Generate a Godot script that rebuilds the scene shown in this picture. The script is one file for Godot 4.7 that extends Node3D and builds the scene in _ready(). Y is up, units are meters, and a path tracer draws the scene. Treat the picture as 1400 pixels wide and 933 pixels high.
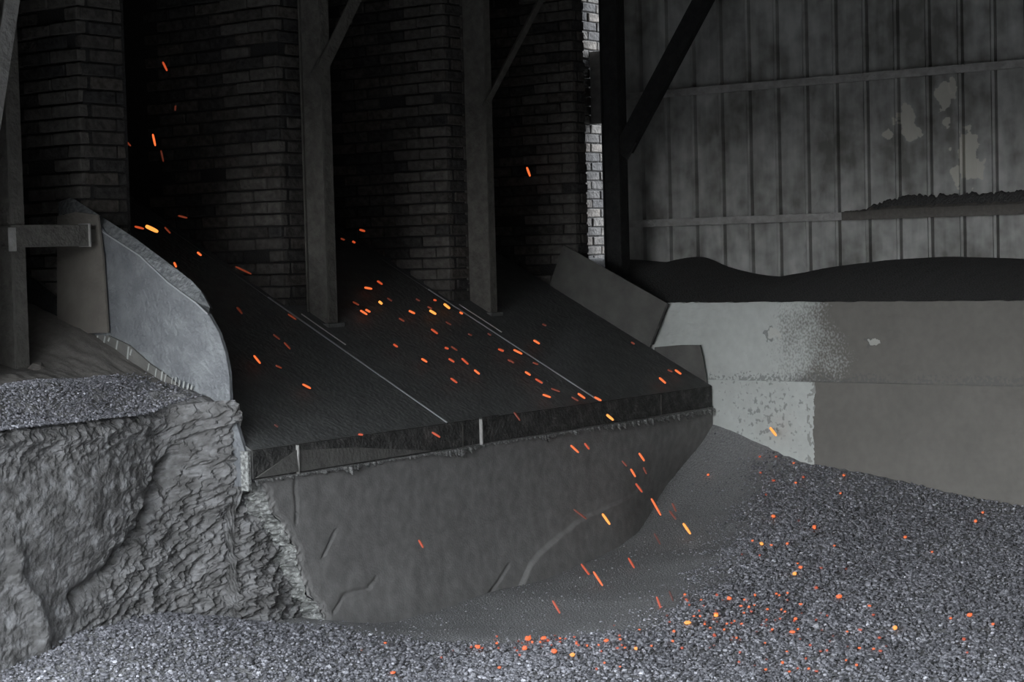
extends Node3D
# A coke and ember discharge bay: three sloping chute plates between brick piers, a breeze pile below.
# World: x runs along the row of piers, -z runs up the chutes, y is up, metres.

const F := 2565.0            # focal length in pixels of the 1400 x 933 frame
const YAW := 0.92667
const PITCH := -0.046792
const ROLL := 0.026136
const EYE := Vector3(0, 1.85, 0)
const SLOPE := 0.4827
const ZLIP := -6.636         # plane of the apron below the chute lip
const YLIP := 0.905

var R: Vector3
var U: Vector3
var FW: Vector3
var M := {}
var used := {}
var rng := RandomNumberGenerator.new()
var n_ground := FastNoiseLite.new()
var n_fine := FastNoiseLite.new()
var n_ridge := FastNoiseLite.new()
var n_rock := FastNoiseLite.new()


func _ready():
	rng.seed = 7
	noises()
	camera_and_light()
	materials()
	shell()
	retaining_wall()
	cladding()
	apron()
	clinker_bank()
	breeze_bed()
	wall_heap()
	chute()
	cheeks()
	piers()
	columns()
	gravel()
	embers()
	sparks()


# ---------------------------------------------------------------- camera, sky, exposure
func camera_and_light():
	FW = Vector3(sin(YAW) * cos(PITCH), sin(PITCH), -cos(YAW) * cos(PITCH))
	var r0 := Vector3(cos(YAW), 0, sin(YAW))
	var u0 := r0.cross(FW)
	R = r0 * cos(ROLL) - u0 * sin(ROLL)
	U = u0 * cos(ROLL) + r0 * sin(ROLL)
	var cam := Camera3D.new()
	cam.name = "camera"
	cam.fov = rad_to_deg(2.0 * atan(466.5 / F))
	cam.near = 0.05
	cam.far = 200.0
	cam.transform = Transform3D(Basis(R, U, -FW), EYE)
	add_child(cam)
	cam.current = true
	var env := Environment.new()
	env.background_mode = Environment.BG_SKY
	var sky := Sky.new()
	var sm := ProceduralSkyMaterial.new()
	sm.sky_top_color = Color(0.93, 0.96, 1.0)
	sm.sky_horizon_color = Color(0.97, 0.985, 1.0)
	sm.ground_horizon_color = Color(0.40, 0.40, 0.40)
	sm.ground_bottom_color = Color(0.30, 0.30, 0.30)
	sm.sky_curve = 0.2
	sm.sun_angle_max = 1.0
	sky.sky_material = sm
	env.sky = sky
	env.background_energy_multiplier = 1.0
	env.ambient_light_source = Environment.AMBIENT_SOURCE_SKY
	env.tonemap_mode = Environment.TONE_MAPPER_LINEAR
	env.tonemap_exposure = 12.6
	env.sdfgi_enabled = true
	env.ssao_enabled = true
	env.ssil_enabled = true
	var we := WorldEnvironment.new()
	we.name = "world_environment"
	we.environment = env
	add_child(we)


func ray(x: float, y: float) -> Vector3:
	return R * ((x - 700.0) / F) + U * ((466.5 - y) / F) + FW


func on_plane(x: float, y: float, p: Vector3, n: Vector3) -> Vector3:
	var d := ray(x, y)
	return EYE + d * ((p - EYE).dot(n) / d.dot(n))


func on_x(x: float, y: float, v: float) -> Vector3:
	return on_plane(x, y, Vector3(v, 0, 0), Vector3.RIGHT)


func on_z(x: float, y: float, v: float) -> Vector3:
	return on_plane(x, y, Vector3(0, 0, v), Vector3.BACK)


func chute_y(z: float) -> float:
	return YLIP + (ZLIP - z) * tan(SLOPE)


# ---------------------------------------------------------------- helpers
func noises():
	n_ground.seed = 11
	n_ground.frequency = 0.9
	n_ground.fractal_octaves = 4
	n_fine.seed = 23
	n_fine.frequency = 9.0
	n_fine.fractal_octaves = 3
	n_rock.seed = 77
	n_rock.noise_type = FastNoiseLite.TYPE_CELLULAR
	n_rock.cellular_return_type = FastNoiseLite.RETURN_DISTANCE
	n_rock.cellular_jitter = 1.0
	n_rock.frequency = 3.0
	n_rock.fractal_type = FastNoiseLite.FRACTAL_FBM
	n_rock.fractal_octaves = 2
	n_ridge.seed = 5
	n_ridge.frequency = 2.2
	n_ridge.fractal_type = FastNoiseLite.FRACTAL_RIDGED
	n_ridge.fractal_octaves = 4


func numbered(called: String) -> String:
	if not used.has(called):
		used[called] = 0
		return called
	used[called] += 1
	return "%s_%03d" % [called, used[called]]


func tag(o: Node, label: String, category: String, group := "", kind := ""):
	if label:
		o.set_meta("label", label)
	if category:
		o.set_meta("category", category)
	if group:
		o.set_meta("group", group)
	if kind:
		o.set_meta("kind", kind)


func thing(called: String, label: String, category: String, at := Vector3.ZERO, group := "", kind := "thing") -> Node3D:
	var o := Node3D.new()
	o.name = numbered(called)
	add_child(o)
	o.position = at
	tag(o, label, category, group, kind)
	return o


func inst(mesh: Mesh, called: String, mat: Material, parent: Node = null, xf := Transform3D()) -> MeshInstance3D:
	var o := MeshInstance3D.new()
	o.mesh = mesh
	o.material_override = mat
	o.transform = xf
	if parent == null:
		o.name = numbered(called)
		add_child(o)
	else:
		o.name = called
		parent.add_child(o, true)
	return o


func begin() -> SurfaceTool:
	var st := SurfaceTool.new()
	st.begin(Mesh.PRIMITIVE_TRIANGLES)
	st.set_smooth_group(-1)
	return st


func finish(st: SurfaceTool) -> ArrayMesh:
	st.generate_normals()
	return st.commit()


# a triangle that faces away from c
func tri(st: SurfaceTool, a: Vector3, b: Vector3, d: Vector3, c: Vector3):
	if (b - a).cross(d - a).dot((a + b + d) / 3.0 - c) > 0.0:
		st.add_vertex(a); st.add_vertex(d); st.add_vertex(b)
	else:
		st.add_vertex(a); st.add_vertex(b); st.add_vertex(d)


func quad(st: SurfaceTool, a: Vector3, b: Vector3, d: Vector3, e: Vector3, c: Vector3):
	tri(st, a, b, d, c)
	tri(st, a, d, e, c)


# a box with chamfered edges, optionally with uneven corners
func add_block(st: SurfaceTool, lo: Vector3, hi: Vector3, ch := 0.004, wob := 0.0, r: RandomNumberGenerator = null):
	var c := (lo + hi) * 0.5
	var h := (hi - lo) * 0.5
	ch = minf(ch, minf(h.x, minf(h.y, h.z)) * 0.6)
	var v := {}
	for sx in [-1, 1]:
		for sy in [-1, 1]:
			for sz in [-1, 1]:
				var s := Vector3(sx, sy, sz)
				var p := c + h * s
				if wob > 0.0:
					p += Vector3(r.randf_range(-wob, wob), r.randf_range(-wob, wob), r.randf_range(-wob, wob))
				v[Vector4i(sx, sy, sz, 0)] = p - Vector3(0, sy, sz) * ch
				v[Vector4i(sx, sy, sz, 1)] = p - Vector3(sx, 0, sz) * ch
				v[Vector4i(sx, sy, sz, 2)] = p - Vector3(sx, sy, 0) * ch
				tri(st, v[Vector4i(sx, sy, sz, 0)], v[Vector4i(sx, sy, sz, 1)], v[Vector4i(sx, sy, sz, 2)], c)
	for s in [-1, 1]:
		quad(st, v[Vector4i(s, -1, -1, 0)], v[Vector4i(s, 1, -1, 0)], v[Vector4i(s, 1, 1, 0)], v[Vector4i(s, -1, 1, 0)], c)
		quad(st, v[Vector4i(-1, s, -1, 1)], v[Vector4i(1, s, -1, 1)], v[Vector4i(1, s, 1, 1)], v[Vector4i(-1, s, 1, 1)], c)
		quad(st, v[Vector4i(-1, -1, s, 2)], v[Vector4i(1, -1, s, 2)], v[Vector4i(1, 1, s, 2)], v[Vector4i(-1, 1, s, 2)], c)
		for t in [-1, 1]:
			quad(st, v[Vector4i(s, t, -1, 0)], v[Vector4i(s, t, 1, 0)], v[Vector4i(s, t, 1, 1)], v[Vector4i(s, t, -1, 1)], c)
			quad(st, v[Vector4i(s, -1, t, 0)], v[Vector4i(s, 1, t, 0)], v[Vector4i(s, 1, t, 2)], v[Vector4i(s, -1, t, 2)], c)
			quad(st, v[Vector4i(-1, s, t, 1)], v[Vector4i(1, s, t, 1)], v[Vector4i(1, s, t, 2)], v[Vector4i(-1, s, t, 2)], c)


func block(lo: Vector3, hi: Vector3, ch := 0.004) -> ArrayMesh:
	var st := begin()
	add_block(st, lo, hi, ch)
	return finish(st)


# outline in the (z, y) plane drawn out from x0 to x1
func slab_zy(pts: PackedVector2Array, x0: float, x1: float) -> ArrayMesh:
	var st := begin()
	var idx := Geometry2D.triangulate_polygon(pts)
	var mid := Vector2.ZERO
	for p in pts:
		mid += p / pts.size()
	var c := Vector3((x0 + x1) * 0.5, mid.y, mid.x)
	for i in range(0, idx.size(), 3):
		for x in [x0, x1]:
			var q := []
			for k in 3:
				q.append(Vector3(x, pts[idx[i + k]].y, pts[idx[i + k]].x))
			tri(st, q[0], q[1], q[2], Vector3(c.x, q[0].y, q[0].z))
	for i in pts.size():
		var a := pts[i]
		var b := pts[(i + 1) % pts.size()]
		quad(st, Vector3(x0, a.y, a.x), Vector3(x0, b.y, b.x), Vector3(x1, b.y, b.x), Vector3(x1, a.y, a.x), c)
	return finish(st)


# outline in the (x, y) plane drawn out from z0 to z1
func slab_xy(pts: Array, z0: float, z1: float) -> ArrayMesh:
	var st := begin()
	var mid := Vector2.ZERO
	for p in pts:
		mid += p / pts.size()
	var c := Vector3(mid.x, mid.y, (z0 + z1) * 0.5)
	for i in pts.size():
		var a: Vector2 = pts[i]
		var b: Vector2 = pts[(i + 1) % pts.size()]
		quad(st, Vector3(a.x, a.y, z0), Vector3(b.x, b.y, z0), Vector3(b.x, b.y, z1), Vector3(a.x, a.y, z1), c)
		for z in [z0, z1]:
			tri(st, Vector3(mid.x, mid.y, z), Vector3(a.x, a.y, z), Vector3(b.x, b.y, z), c)
	return finish(st)


# bar of rectangular section from a to b
func bar(a: Vector3, b: Vector3, w: float, t: float, up := Vector3(0, 0, 1)) -> Transform3D:
	var d := (b - a)
	var y := d.normalized()
	var z := (up - y * up.dot(y)).normalized()
	var x := y.cross(z)
	return Transform3D(Basis(x * w, d, z * t), (a + b) * 0.5)


# a grid of points as a surface; smooth or flat
func sheet(g: Array, smooth := true, uvs: Array = []) -> ArrayMesh:
	var st := SurfaceTool.new()
	st.begin(Mesh.PRIMITIVE_TRIANGLES)
	st.set_smooth_group(0 if smooth else -1)
	for j in g.size() - 1:
		var a: PackedVector3Array = g[j]
		var b: PackedVector3Array = g[j + 1]
		for i in a.size() - 1:
			for k in [[0, 0], [0, 1], [1, 1], [0, 0], [1, 1], [1, 0]]:
				if uvs.size():
					st.set_uv(uvs[j + k[0]][i + k[1]])
				st.add_vertex(b[i + k[1]] if k[0] else a[i + k[1]])
	if smooth:
		st.index()
	st.generate_normals()
	return st.commit()


# ---------------------------------------------------------------- materials
func ramp_image(sd: int, freq: float, oct: int, cols: Array, size := 512, stretch := 1.0) -> Image:
	var n := FastNoiseLite.new()
	n.seed = sd
	n.frequency = freq
	n.fractal_octaves = oct
	var h := int(size / stretch)
	var src := n.get_seamless_image(size, h)
	if stretch != 1.0:
		src.resize(size, size, Image.INTERPOLATE_CUBIC)
	var g := Gradient.new()
	var off := PackedFloat32Array()
	var cc := PackedColorArray()
	for i in cols.size():
		off.append(cols[i][0])
		cc.append(cols[i][1])
	g.offsets = off
	g.colors = cc
	var lut := []
	for i in 256:
		lut.append(g.sample(i / 255.0))
	var im := Image.create(size, size, false, Image.FORMAT_RGB8)
	for y in size:
		for x in size:
			im.set_pixel(x, y, lut[int(src.get_pixel(x, y).r * 255.0)])
	return im


func tex(im: Image) -> ImageTexture:
	im.generate_mipmaps()
	return ImageTexture.create_from_image(im)


func bump(sd: int, freq: float, oct: int, strength: float, size := 512) -> ImageTexture:
	var n := FastNoiseLite.new()
	n.seed = sd
	n.frequency = freq
	n.fractal_octaves = oct
	var im := n.get_seamless_image(size, size)
	im.convert(Image.FORMAT_RGBA8)
	im.bump_map_to_normal_map(strength)
	return tex(im)


func mat(albedo, rough := 0.9, metal := 0.0, nrm: Texture2D = null, tile := 1.0, nscale := 1.0) -> StandardMaterial3D:
	var m := StandardMaterial3D.new()
	if albedo is Color:
		m.albedo_color = albedo
	else:
		m.albedo_texture = albedo
	m.roughness = rough
	m.metallic = metal
	m.uv1_triplanar = true
	m.uv1_world_triplanar = true
	m.uv1_scale = Vector3.ONE * tile
	if nrm:
		m.normal_enabled = true
		m.normal_texture = nrm
		m.normal_scale = nscale
	return m


func lin(r: float, g: float, b: float) -> Color:
	return Color(r, g, b).linear_to_srgb()


func materials():
	var grit := bump(3, 0.06, 4, 6.0)
	var lumps := bump(9, 0.025, 5, 8.0)
	# pale cast concrete
	M.concrete = mat(tex(ramp_image(31, 0.012, 5, [[0.0, lin(.16, .165, .155)], [0.45, lin(.26, .265, .25)], [1.0, lin(.33, .335, .32)]])), 0.92, 0.0, grit, 0.9, 0.5)
	# grey apron concrete with a film of dust
	M.apron = mat(tex(ramp_image(32, 0.010, 5, [[0.0, lin(.165, .161, .154)], [0.5, lin(.205, .20, .192)], [1.0, lin(.25, .245, .235)]])), 0.9, 0.0, grit, 2.0, 0.2)
	M.bead = mat(tex(ramp_image(33, 0.05, 4, [[0.2, lin(.10, .10, .095)], [0.8, lin(.34, .34, .33)]])), 0.9, 0.0, grit, 3.0)
	M.broken = mat(tex(ramp_image(34, 0.03, 5, [[0.25, lin(.12, .12, .115)], [0.75, lin(.36, .37, .35)]])), 0.9, 0.0, lumps, 2.5)
	# clinker bank
	M.clinker = mat(tex(ramp_image(35, 0.014, 5, [[0.2, lin(.075, .073, .07)], [0.5, lin(.125, .122, .118)], [0.78, lin(.25, .25, .25)]])), 0.85, 0.0, lumps, 1.3, 1.0)
	M.breeze = mat(tex(ramp_image(36, 0.05, 5, [[0.2, lin(.15, .15, .15)], [0.5, lin(.21, .208, .205)], [0.85, lin(.29, .29, .29)]])), 0.9, 0.0, grit, 2.2, 1.4)
	M.heap = mat(tex(ramp_image(37, 0.06, 5, [[0.2, lin(.042, .041, .04)], [0.8, lin(.075, .073, .07)]])), 0.95, 0.0, grit, 1.8, 1.6)
	M.dust = mat(tex(ramp_image(38, 0.02, 5, [[0.1, lin(.115, .106, .095)], [0.9, lin(.165, .153, .137)]])), 0.95, 0.0, grit, 2.4, 0.3)
	# steels
	M.chute = mat(tex(ramp_image(39, 0.016, 5, [[0.2, lin(.085, .087, .084)], [0.8, lin(.125, .127, .122)]])), 0.75, 0.0, grit, 0.9, 0.4)
	M.lip = mat(tex(ramp_image(40, 0.014, 5, [[0.2, lin(.03, .03, .028)], [0.55, lin(.05, .049, .046)], [0.85, lin(.10, .097, .09)]])), 0.85, 0.0, grit, 1.1, 0.6)
	M.lime = mat(lin(.34, .35, .33), 0.9)
	M.edge = mat(lin(.36, .37, .38), 0.5, 0.3)
	M.cheek = mat(tex(ramp_image(41, 0.012, 6, [[0.1, lin(.145, .152, .16)], [0.5, lin(.18, .188, .195)], [0.9, lin(.225, .238, .24)]])), 0.6, 0.25, grit, 1.0, 0.5)
	M.flange = mat(tex(ramp_image(42, 0.04, 5, [[0.3, lin(.10, .105, .11)], [0.7, lin(.26, .27, .27)]])), 0.6, 0.2, grit, 1.6, 0.8)
	M.dusty_plate = mat(tex(ramp_image(43, 0.01, 4, [[0.1, lin(.135, .122, .105)], [0.9, lin(.17, .155, .135)]])), 0.9, 0.0, grit, 1.0, 0.3)
	M.guide = mat(tex(ramp_image(44, 0.01, 4, [[0.1, lin(.10, .097, .09)], [0.9, lin(.14, .136, .125)]])), 0.85, 0.0, grit, 1.0, 0.3)
	M.column = mat(tex(ramp_image(45, 0.02, 5, [[0.15, lin(.088, .083, .074)], [0.85, lin(.14, .132, .118)]])), 0.8, 0.0, grit, 1.0, 0.5)
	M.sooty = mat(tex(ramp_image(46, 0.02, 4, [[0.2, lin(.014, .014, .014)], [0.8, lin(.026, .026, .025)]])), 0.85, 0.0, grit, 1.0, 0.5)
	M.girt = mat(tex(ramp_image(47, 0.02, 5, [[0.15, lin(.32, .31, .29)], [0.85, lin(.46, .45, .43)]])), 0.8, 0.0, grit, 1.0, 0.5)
	M.shell = mat(lin(.05, .049, .047), 0.95)
	M.mortar = mat(lin(.032, .031, .03), 0.95, 0.0, grit, 2.0)
	var tones := [[.070, .064, .058], [.080, .074, .067], [.054, .051, .048], [.090, .080, .070], [.045, .043, .042]]
	M.bricks = []
	for i in tones.size():
		var t: Array = tones[i]
		M.bricks.append(mat(tex(ramp_image(50 + i, 0.03, 4, [[0.15, lin(t[0] * .6, t[1] * .6, t[2] * .6)], [0.5, lin(t[0], t[1], t[2])], [0.9, lin(t[0] * 1.4, t[1] * 1.4, t[2] * 1.4)]], 256)), 0.92, 0.0, lumps, 2.0, 0.8))
	M.pale_bricks = []  # paler bricks used near the nose of a pier
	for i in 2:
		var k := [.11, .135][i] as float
		M.pale_bricks.append(mat(tex(ramp_image(68 + i, 0.03, 4, [[0.1, lin(k * .65, k * .6, k * .54)], [0.9, lin(k * 1.15, k * 1.07, k * .97)]], 256)), 0.92, 0.0, lumps, 2.0, 0.8))
	# stones
	M.stone = mat(Color.WHITE, 0.55)
	M.stone.vertex_color_use_as_albedo = true
	M.stone.uv1_triplanar = false
	M.lumps = []
	for c in [[.06, .06, .062], [.12, .12, .127], [.20, .202, .215], [.32, .32, .335]]:
		var m := mat(lin(c[0], c[1], c[2]), 0.5, 0.0, grit, 12.0, 0.6)
		M.lumps.append(m)
	# what glows
	M.glow = []
	for e in [[Color(1.0, .16, .06), .055], [Color(1.0, .15, .05), .11], [Color(1.0, .13, .035), .38], [Color(1.0, .17, .04), .8], [Color(1.0, .33, .06), 1.1]]:
		var m := StandardMaterial3D.new()
		m.albedo_color = lin(.06, .05, .05)
		m.roughness = 0.9
		m.emission_enabled = true
		m.emission = (e[0] as Color).linear_to_srgb()
		m.emission_energy_multiplier = e[1] * GLOW
		M.glow.append(m)

const GLOW := 0.108


# ---------------------------------------------------------------- the building
func structure(called: String, mesh: Mesh, m: Material, parent: Node = null) -> MeshInstance3D:
	var o := inst(mesh, called, m, parent)
	if parent == null:
		o.set_meta("kind", "structure")
	return o


const LINTEL := 2.82


func shell():
	var top := 5.6
	structure("floor", block(Vector3(-40, -0.5, -40), Vector3(50, -0.16, 40), 0.001), M.shell)
	structure("ceiling", block(Vector3(2.7, top, -11), Vector3(12.6, top + 0.2, 1.2), 0.001), M.shell)
	structure("wall_back", block(Vector3(2.7, -0.2, -11), Vector3(12.7, top, -10.8), 0.001), M.shell)
	structure("wall_front", block(Vector3(3.0, -0.2, 1.0), Vector3(12.6, top, 1.2), 0.001), M.shell)
	# the open side: a deep lintel over the opening, the rear wall closes its far end
	structure("wall_left", block(Vector3(2.7, LINTEL, -10.8), Vector3(3.0, top, 1.2), 0.001), M.shell)
	structure("wall_rear", block(Vector3(2.7, -0.2, -8.75), Vector3(6.5, top, -8.5), 0.001), M.shell)
	# stub wall added out of view to keep the daylight off the first pier
	structure("wall_added_stub", block(Vector3(5.40, -0.2, -8.5), Vector3(5.62, top, -7.43), 0.001), M.shell)
	# unseen wall added behind the camera to shade the front faces
	structure("wall_added_shade", block(Vector3(-16, -0.2, 4.0), Vector3(2.9, 4.2, 4.4), 0.001), M.shell)
	# far return behind the last pier
	structure("wall_return", block(Vector3(12.3, -0.2, -10.8), Vector3(12.55, top, -8.95), 0.001), M.shell)


# pale concrete wall to the right of the chute, in two lifts with a small ledge
func retaining_wall():
	var root := thing("retaining_wall", "pale concrete retaining wall in two lifts with brown dust below and painted-in shade above, under the cladding", "wall", Vector3(11.12, 0, -5), "", "structure")
	var z0 := -7.6
		# the face that is seen carries a print of dust, stains and, higher up, painted shade
	var w := 1536
	var h := 512
	var im := Image.create(w, h, false, Image.FORMAT_RGB8)
	var na := FastNoiseLite.new()
	na.seed = 71
	na.frequency = 0.006
	na.fractal_octaves = 5
	var nb := FastNoiseLite.new()
	nb.seed = 72
	nb.frequency = 0.035
	nb.fractal_octaves = 4
	var nc := FastNoiseLite.new()
	nc.seed = 73
	nc.frequency = 0.055
	nc.fractal_octaves = 3
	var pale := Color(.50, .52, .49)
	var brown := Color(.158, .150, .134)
	var dark := Color(.12, .12, .115)
	# image covers z -7.6 .. -3.76 (2.5 mm a pixel) and y 0.1 .. 1.6 (2.93 mm a pixel)
	for py in h:
		var y := 1.6 - 1.5 * py / h
		for px in w:
			var z := z0 + 0.0025 * px
			var a := na.get_noise_2d(px, py)
			var b := nb.get_noise_2d(px, py)
			var film_shade := 0.0
			if y < 0.945:
				film_shade = 1.0 if z > -5.865 + 0.02 * b + 0.02 * a else 0.0
				if film_shade == 0.0 and z > -5.865 - 0.05 and b > 0.12:
					film_shade = 0.6
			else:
				film_shade = clampf((z + 5.93 + 0.3 * nc.get_noise_2d(px * 2.2, py * 2.2) + 0.3 * a) / 0.45 + 0.5, 0.0, 1.0)  # upper lift: shade towards the near end painted in, broken up by noise
			var c := pale.lerp(brown, film_shade)
			c *= 1.0 + 0.10 * a + 0.08 * b
			# pitting and grime in the middle of the clean patch
			if y < 0.945 and film_shade < 0.5:
				var q := exp(-pow((z + 6.2) / 0.26, 2.0)) * exp(-pow((y - 0.72) / 0.22, 2.0))
				var s := nc.get_noise_2d(px, py)
				c = c.lerp(dark, clampf((s + 0.4 * b + 0.42 * q - 0.50) * 4.0, 0.0, 1.0) * 0.55)
			# damp grime along the ledge, ragged
			var d := (y - 0.945) / 0.055
			if d > 0.0 and d < 1.2 and nc.get_noise_2d(px * 1.5, py * 1.5) + 0.6 * a > -0.2 + 0.5 * d:
				c = c.lerp(dark, 0.55)
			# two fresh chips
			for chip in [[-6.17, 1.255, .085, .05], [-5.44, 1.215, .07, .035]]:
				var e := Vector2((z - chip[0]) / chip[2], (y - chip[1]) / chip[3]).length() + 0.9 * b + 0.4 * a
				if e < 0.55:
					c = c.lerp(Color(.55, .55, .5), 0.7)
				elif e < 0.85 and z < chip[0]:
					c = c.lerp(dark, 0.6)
			im.set_pixel(px, py, c.linear_to_srgb())
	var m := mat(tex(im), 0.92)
	m.uv1_triplanar = false
	m.uv1_world_triplanar = false
	m.normal_enabled = true
	m.normal_texture = bump(74, 0.05, 4, 3.0)
	m.normal_scale = 0.35
	# lower lift
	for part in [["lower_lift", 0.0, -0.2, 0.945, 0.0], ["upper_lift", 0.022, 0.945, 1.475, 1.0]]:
		var off: float = part[1]
		var g := []
		var uv := []
		var rows := 26
		for j in rows + 1:
			var t := float(j) / rows
			var y := lerpf(part[2], part[3], t)
			var line := PackedVector3Array()
			var ul := PackedVector2Array()
			for i in 201:
				var z := lerpf(z0, 0.98, pow(i / 200.0, 1.25))
				var yy := y
				if part[4] > 0.5 and j == rows:
					yy += 0.008 * n_fine.get_noise_2d(z * 2.0, 3.0)
				var rough := 0.004 * n_fine.get_noise_2d(z * 0.6, yy * 0.6) + 0.003 * n_fine.get_noise_2d(z * 2.0, yy * 2.0 + 9.0)
				line.append(Vector3(off - rough, yy, z + 5.0))
				ul.append(Vector2((z - z0) / 3.84, (1.6 - yy) / 1.5))
			g.append(line)
			uv.append(ul)
		# close the top over the thickness
		var lastg: PackedVector3Array = g[rows]
		var cap := PackedVector3Array()
		for p in lastg:
			cap.append(Vector3(0.35, p.y, p.z))
		g.append(cap)
		uv.append(uv[rows])
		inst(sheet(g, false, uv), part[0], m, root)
	inst(block(Vector3(0.04, -0.2, z0 + 5.0), Vector3(0.35, 1.46, 0.98 + 5.0)), "core", M.concrete, root)


# ribbed sheet wall with two rails
func cladding():
	var root := thing("cladding_wall", "grimy grey ribbed metal cladding wall carried on two horizontal rails", "wall", Vector3(12.3, 0, -5), "", "structure")
	var w := 1024
	var h := 640
	var im := Image.create(w, h, false, Image.FORMAT_RGB8)
	var na := FastNoiseLite.new()
	na.seed = 81
	na.frequency = 0.007
	na.fractal_octaves = 5
	var nb := FastNoiseLite.new()
	nb.seed = 82
	nb.frequency = 0.03
	nb.fractal_octaves = 4
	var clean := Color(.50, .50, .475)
	var grime_shade := Color(.19, .185, .17)
	# 5 mm a pixel: z -8.1 .. -2.98, y 1.0 .. 4.2
	for py in h:
		var y := 4.2 - 0.005 * py
		for px in w:
			var z := -8.1 + 0.005 * px
			var a := na.get_noise_2d(px, py * 0.8)
			var b := nb.get_noise_2d(px * 1.3, py * 0.25)
			var c0 := nb.get_noise_2d(px, py + 900.0)
			var g := clampf(0.42 + 0.6 * a + 0.4 * b + 0.4 * c0 + (0.16 if z > -6.45 + 0.25 * a else 0.0), 0.0, 1.0)  # last term paints shade onto the right-hand panels
			var c := clean.lerp(grime_shade, g)
			for f in [[-5.85, 2.62, .05, .06], [-5.70, 2.66, .12, .15], [-5.42, 2.80, .10, .22], [-5.28, 2.45, .11, .20], [-5.36, 2.93, .05, .07]]:
				var e := Vector2((z - f[0]) / f[2], (y - f[1]) / f[3]).length() + 0.9 * c0 + 0.8 * a
				if e < 0.75:
					c = c.lerp(Color(.64, .62, .54), 0.8)
			im.set_pixel(px, py, c.linear_to_srgb())
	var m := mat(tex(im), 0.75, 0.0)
	m.uv1_triplanar = false
	m.uv1_world_triplanar = false
	# one sheet: flat pan and one rib
	var p := 0.239
	var count := 39
	var start := -8.195
	for k in count:
		var zs := start + k * p
		# profile along z: rib first, rib rises towards the room (-x)
		var prof := [[0.0, 0.0], [0.003, 0.018], [0.012, 0.018], [0.016, -0.024], [0.036, -0.024], [0.040, 0.018], [0.049, 0.018], [0.052, 0.0], [0.10, 0.0], [0.13, -0.003], [0.16, 0.0], [p, 0.0]]
		var g := []
		var uv := []
		for y in [-0.2, 4.2, 5.6]:
			var line := PackedVector3Array()
			var ul := PackedVector2Array()
			for q in prof:
				var z: float = zs + q[0]
				line.append(Vector3(q[1], y, z + 5.0))
				ul.append(Vector2((z + 8.1) / 5.12, (4.2 - y) / 3.2))
			g.append(line)
			uv.append(ul)
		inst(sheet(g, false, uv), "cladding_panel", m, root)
	inst(block(Vector3(0.024, -0.2, -3.19), Vector3(0.05, 5.6, 5.98), 0.001), "backing", M.shell, root)
	# rails: Z section, coloured paler to stand in for the lit front flange
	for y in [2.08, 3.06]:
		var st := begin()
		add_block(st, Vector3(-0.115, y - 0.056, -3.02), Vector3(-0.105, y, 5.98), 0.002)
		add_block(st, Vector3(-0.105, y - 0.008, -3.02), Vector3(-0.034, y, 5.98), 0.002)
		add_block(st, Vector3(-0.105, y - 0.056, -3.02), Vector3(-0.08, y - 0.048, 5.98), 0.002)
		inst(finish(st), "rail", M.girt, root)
	# short sheet added unseen in the slot to dim the last pier
	inst(block(Vector3(0.0, 2.85, -3.40), Vector3(0.02, 3.42, -3.20), 0.002), "added_shade_sheet", M.girt, root)
	# dust lying on the lower rail, and darker rubble heaped behind it
	for layer in 2:
		var gg := []
		for j in 9:
			var line := PackedVector3Array()
			for i in 260:
				var z := -6.17 + layer * 0.08 + i * 0.0115
				var ht := (0.045 + 0.055 * layer) * smoothstep(0.0, 0.45, z + 6.17) + 0.016 * n_fine.get_noise_2d(z * 1.2, layer * 9.0) + 0.016 * n_fine.get_noise_2d(z * 4.0, 5.0)
				ht = maxf(ht, 0.003) * (smoothstep(0.0, 0.12, z + 6.09) if layer else 1.0)
				var t := j / 8.0
				var s := sin(t * PI * 0.5)
				var x := lerpf(-0.118 + 0.035 * layer, -0.02, t) + 0.006 * n_fine.get_noise_2d(z * 3.0, t * 3.0 + layer * 5.0)
				var yy := 2.08 + ht * s + 0.010 * n_fine.get_noise_2d(z * 5.0, t * 4.0 + 8.0) * s
				if j == 0 and layer == 0:
					yy = 2.022
					x = -0.12
				elif j == 1 and layer == 0:
					x = -0.122
				line.append(Vector3(x + 12.3, yy, z))
			gg.append(line)
		var d := inst(sheet(gg, true), ["dust_ridge", "rubble_ridge"][layer], [M.dust, M.heap][layer])
		tag(d, ["grey-brown dust clinging to the front of the lower cladding rail", "ragged black rubble lying along the top of the lower cladding rail"][layer], "dust", "", "stuff")


# ---------------------------------------------------------------- apron under the lip
func left_end(y: float) -> float:
	var keys := [[-0.3, 7.22], [0.0, 7.13], [0.12, 7.03], [0.30, 6.97], [0.44, 6.92], [0.50, 6.88], [0.56, 6.80], [0.70, 6.72], [0.78, 6.665]]
	var x: float = keys[0][1]
	for i in keys.size() - 1:
		if y >= keys[i][0]:
			x = remap(minf(y, keys[i + 1][0]), keys[i][0], keys[i + 1][0], keys[i][1], keys[i + 1][1])
	return x + (0.03 * n_fine.get_noise_2d(y * 0.9, 1.0) + 0.005 * n_fine.get_noise_2d(y * 3.0, 7.0)) * smoothstep(0.76, 0.68, y)


func seg_dist(p: Vector2, pts: Array) -> float:
	var best := 9.0
	for i in pts.size() - 1:
		best = minf(best, p.distance_to(Geometry2D.get_closest_point_to_segment(p, pts[i], pts[i + 1])))
	return best


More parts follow.
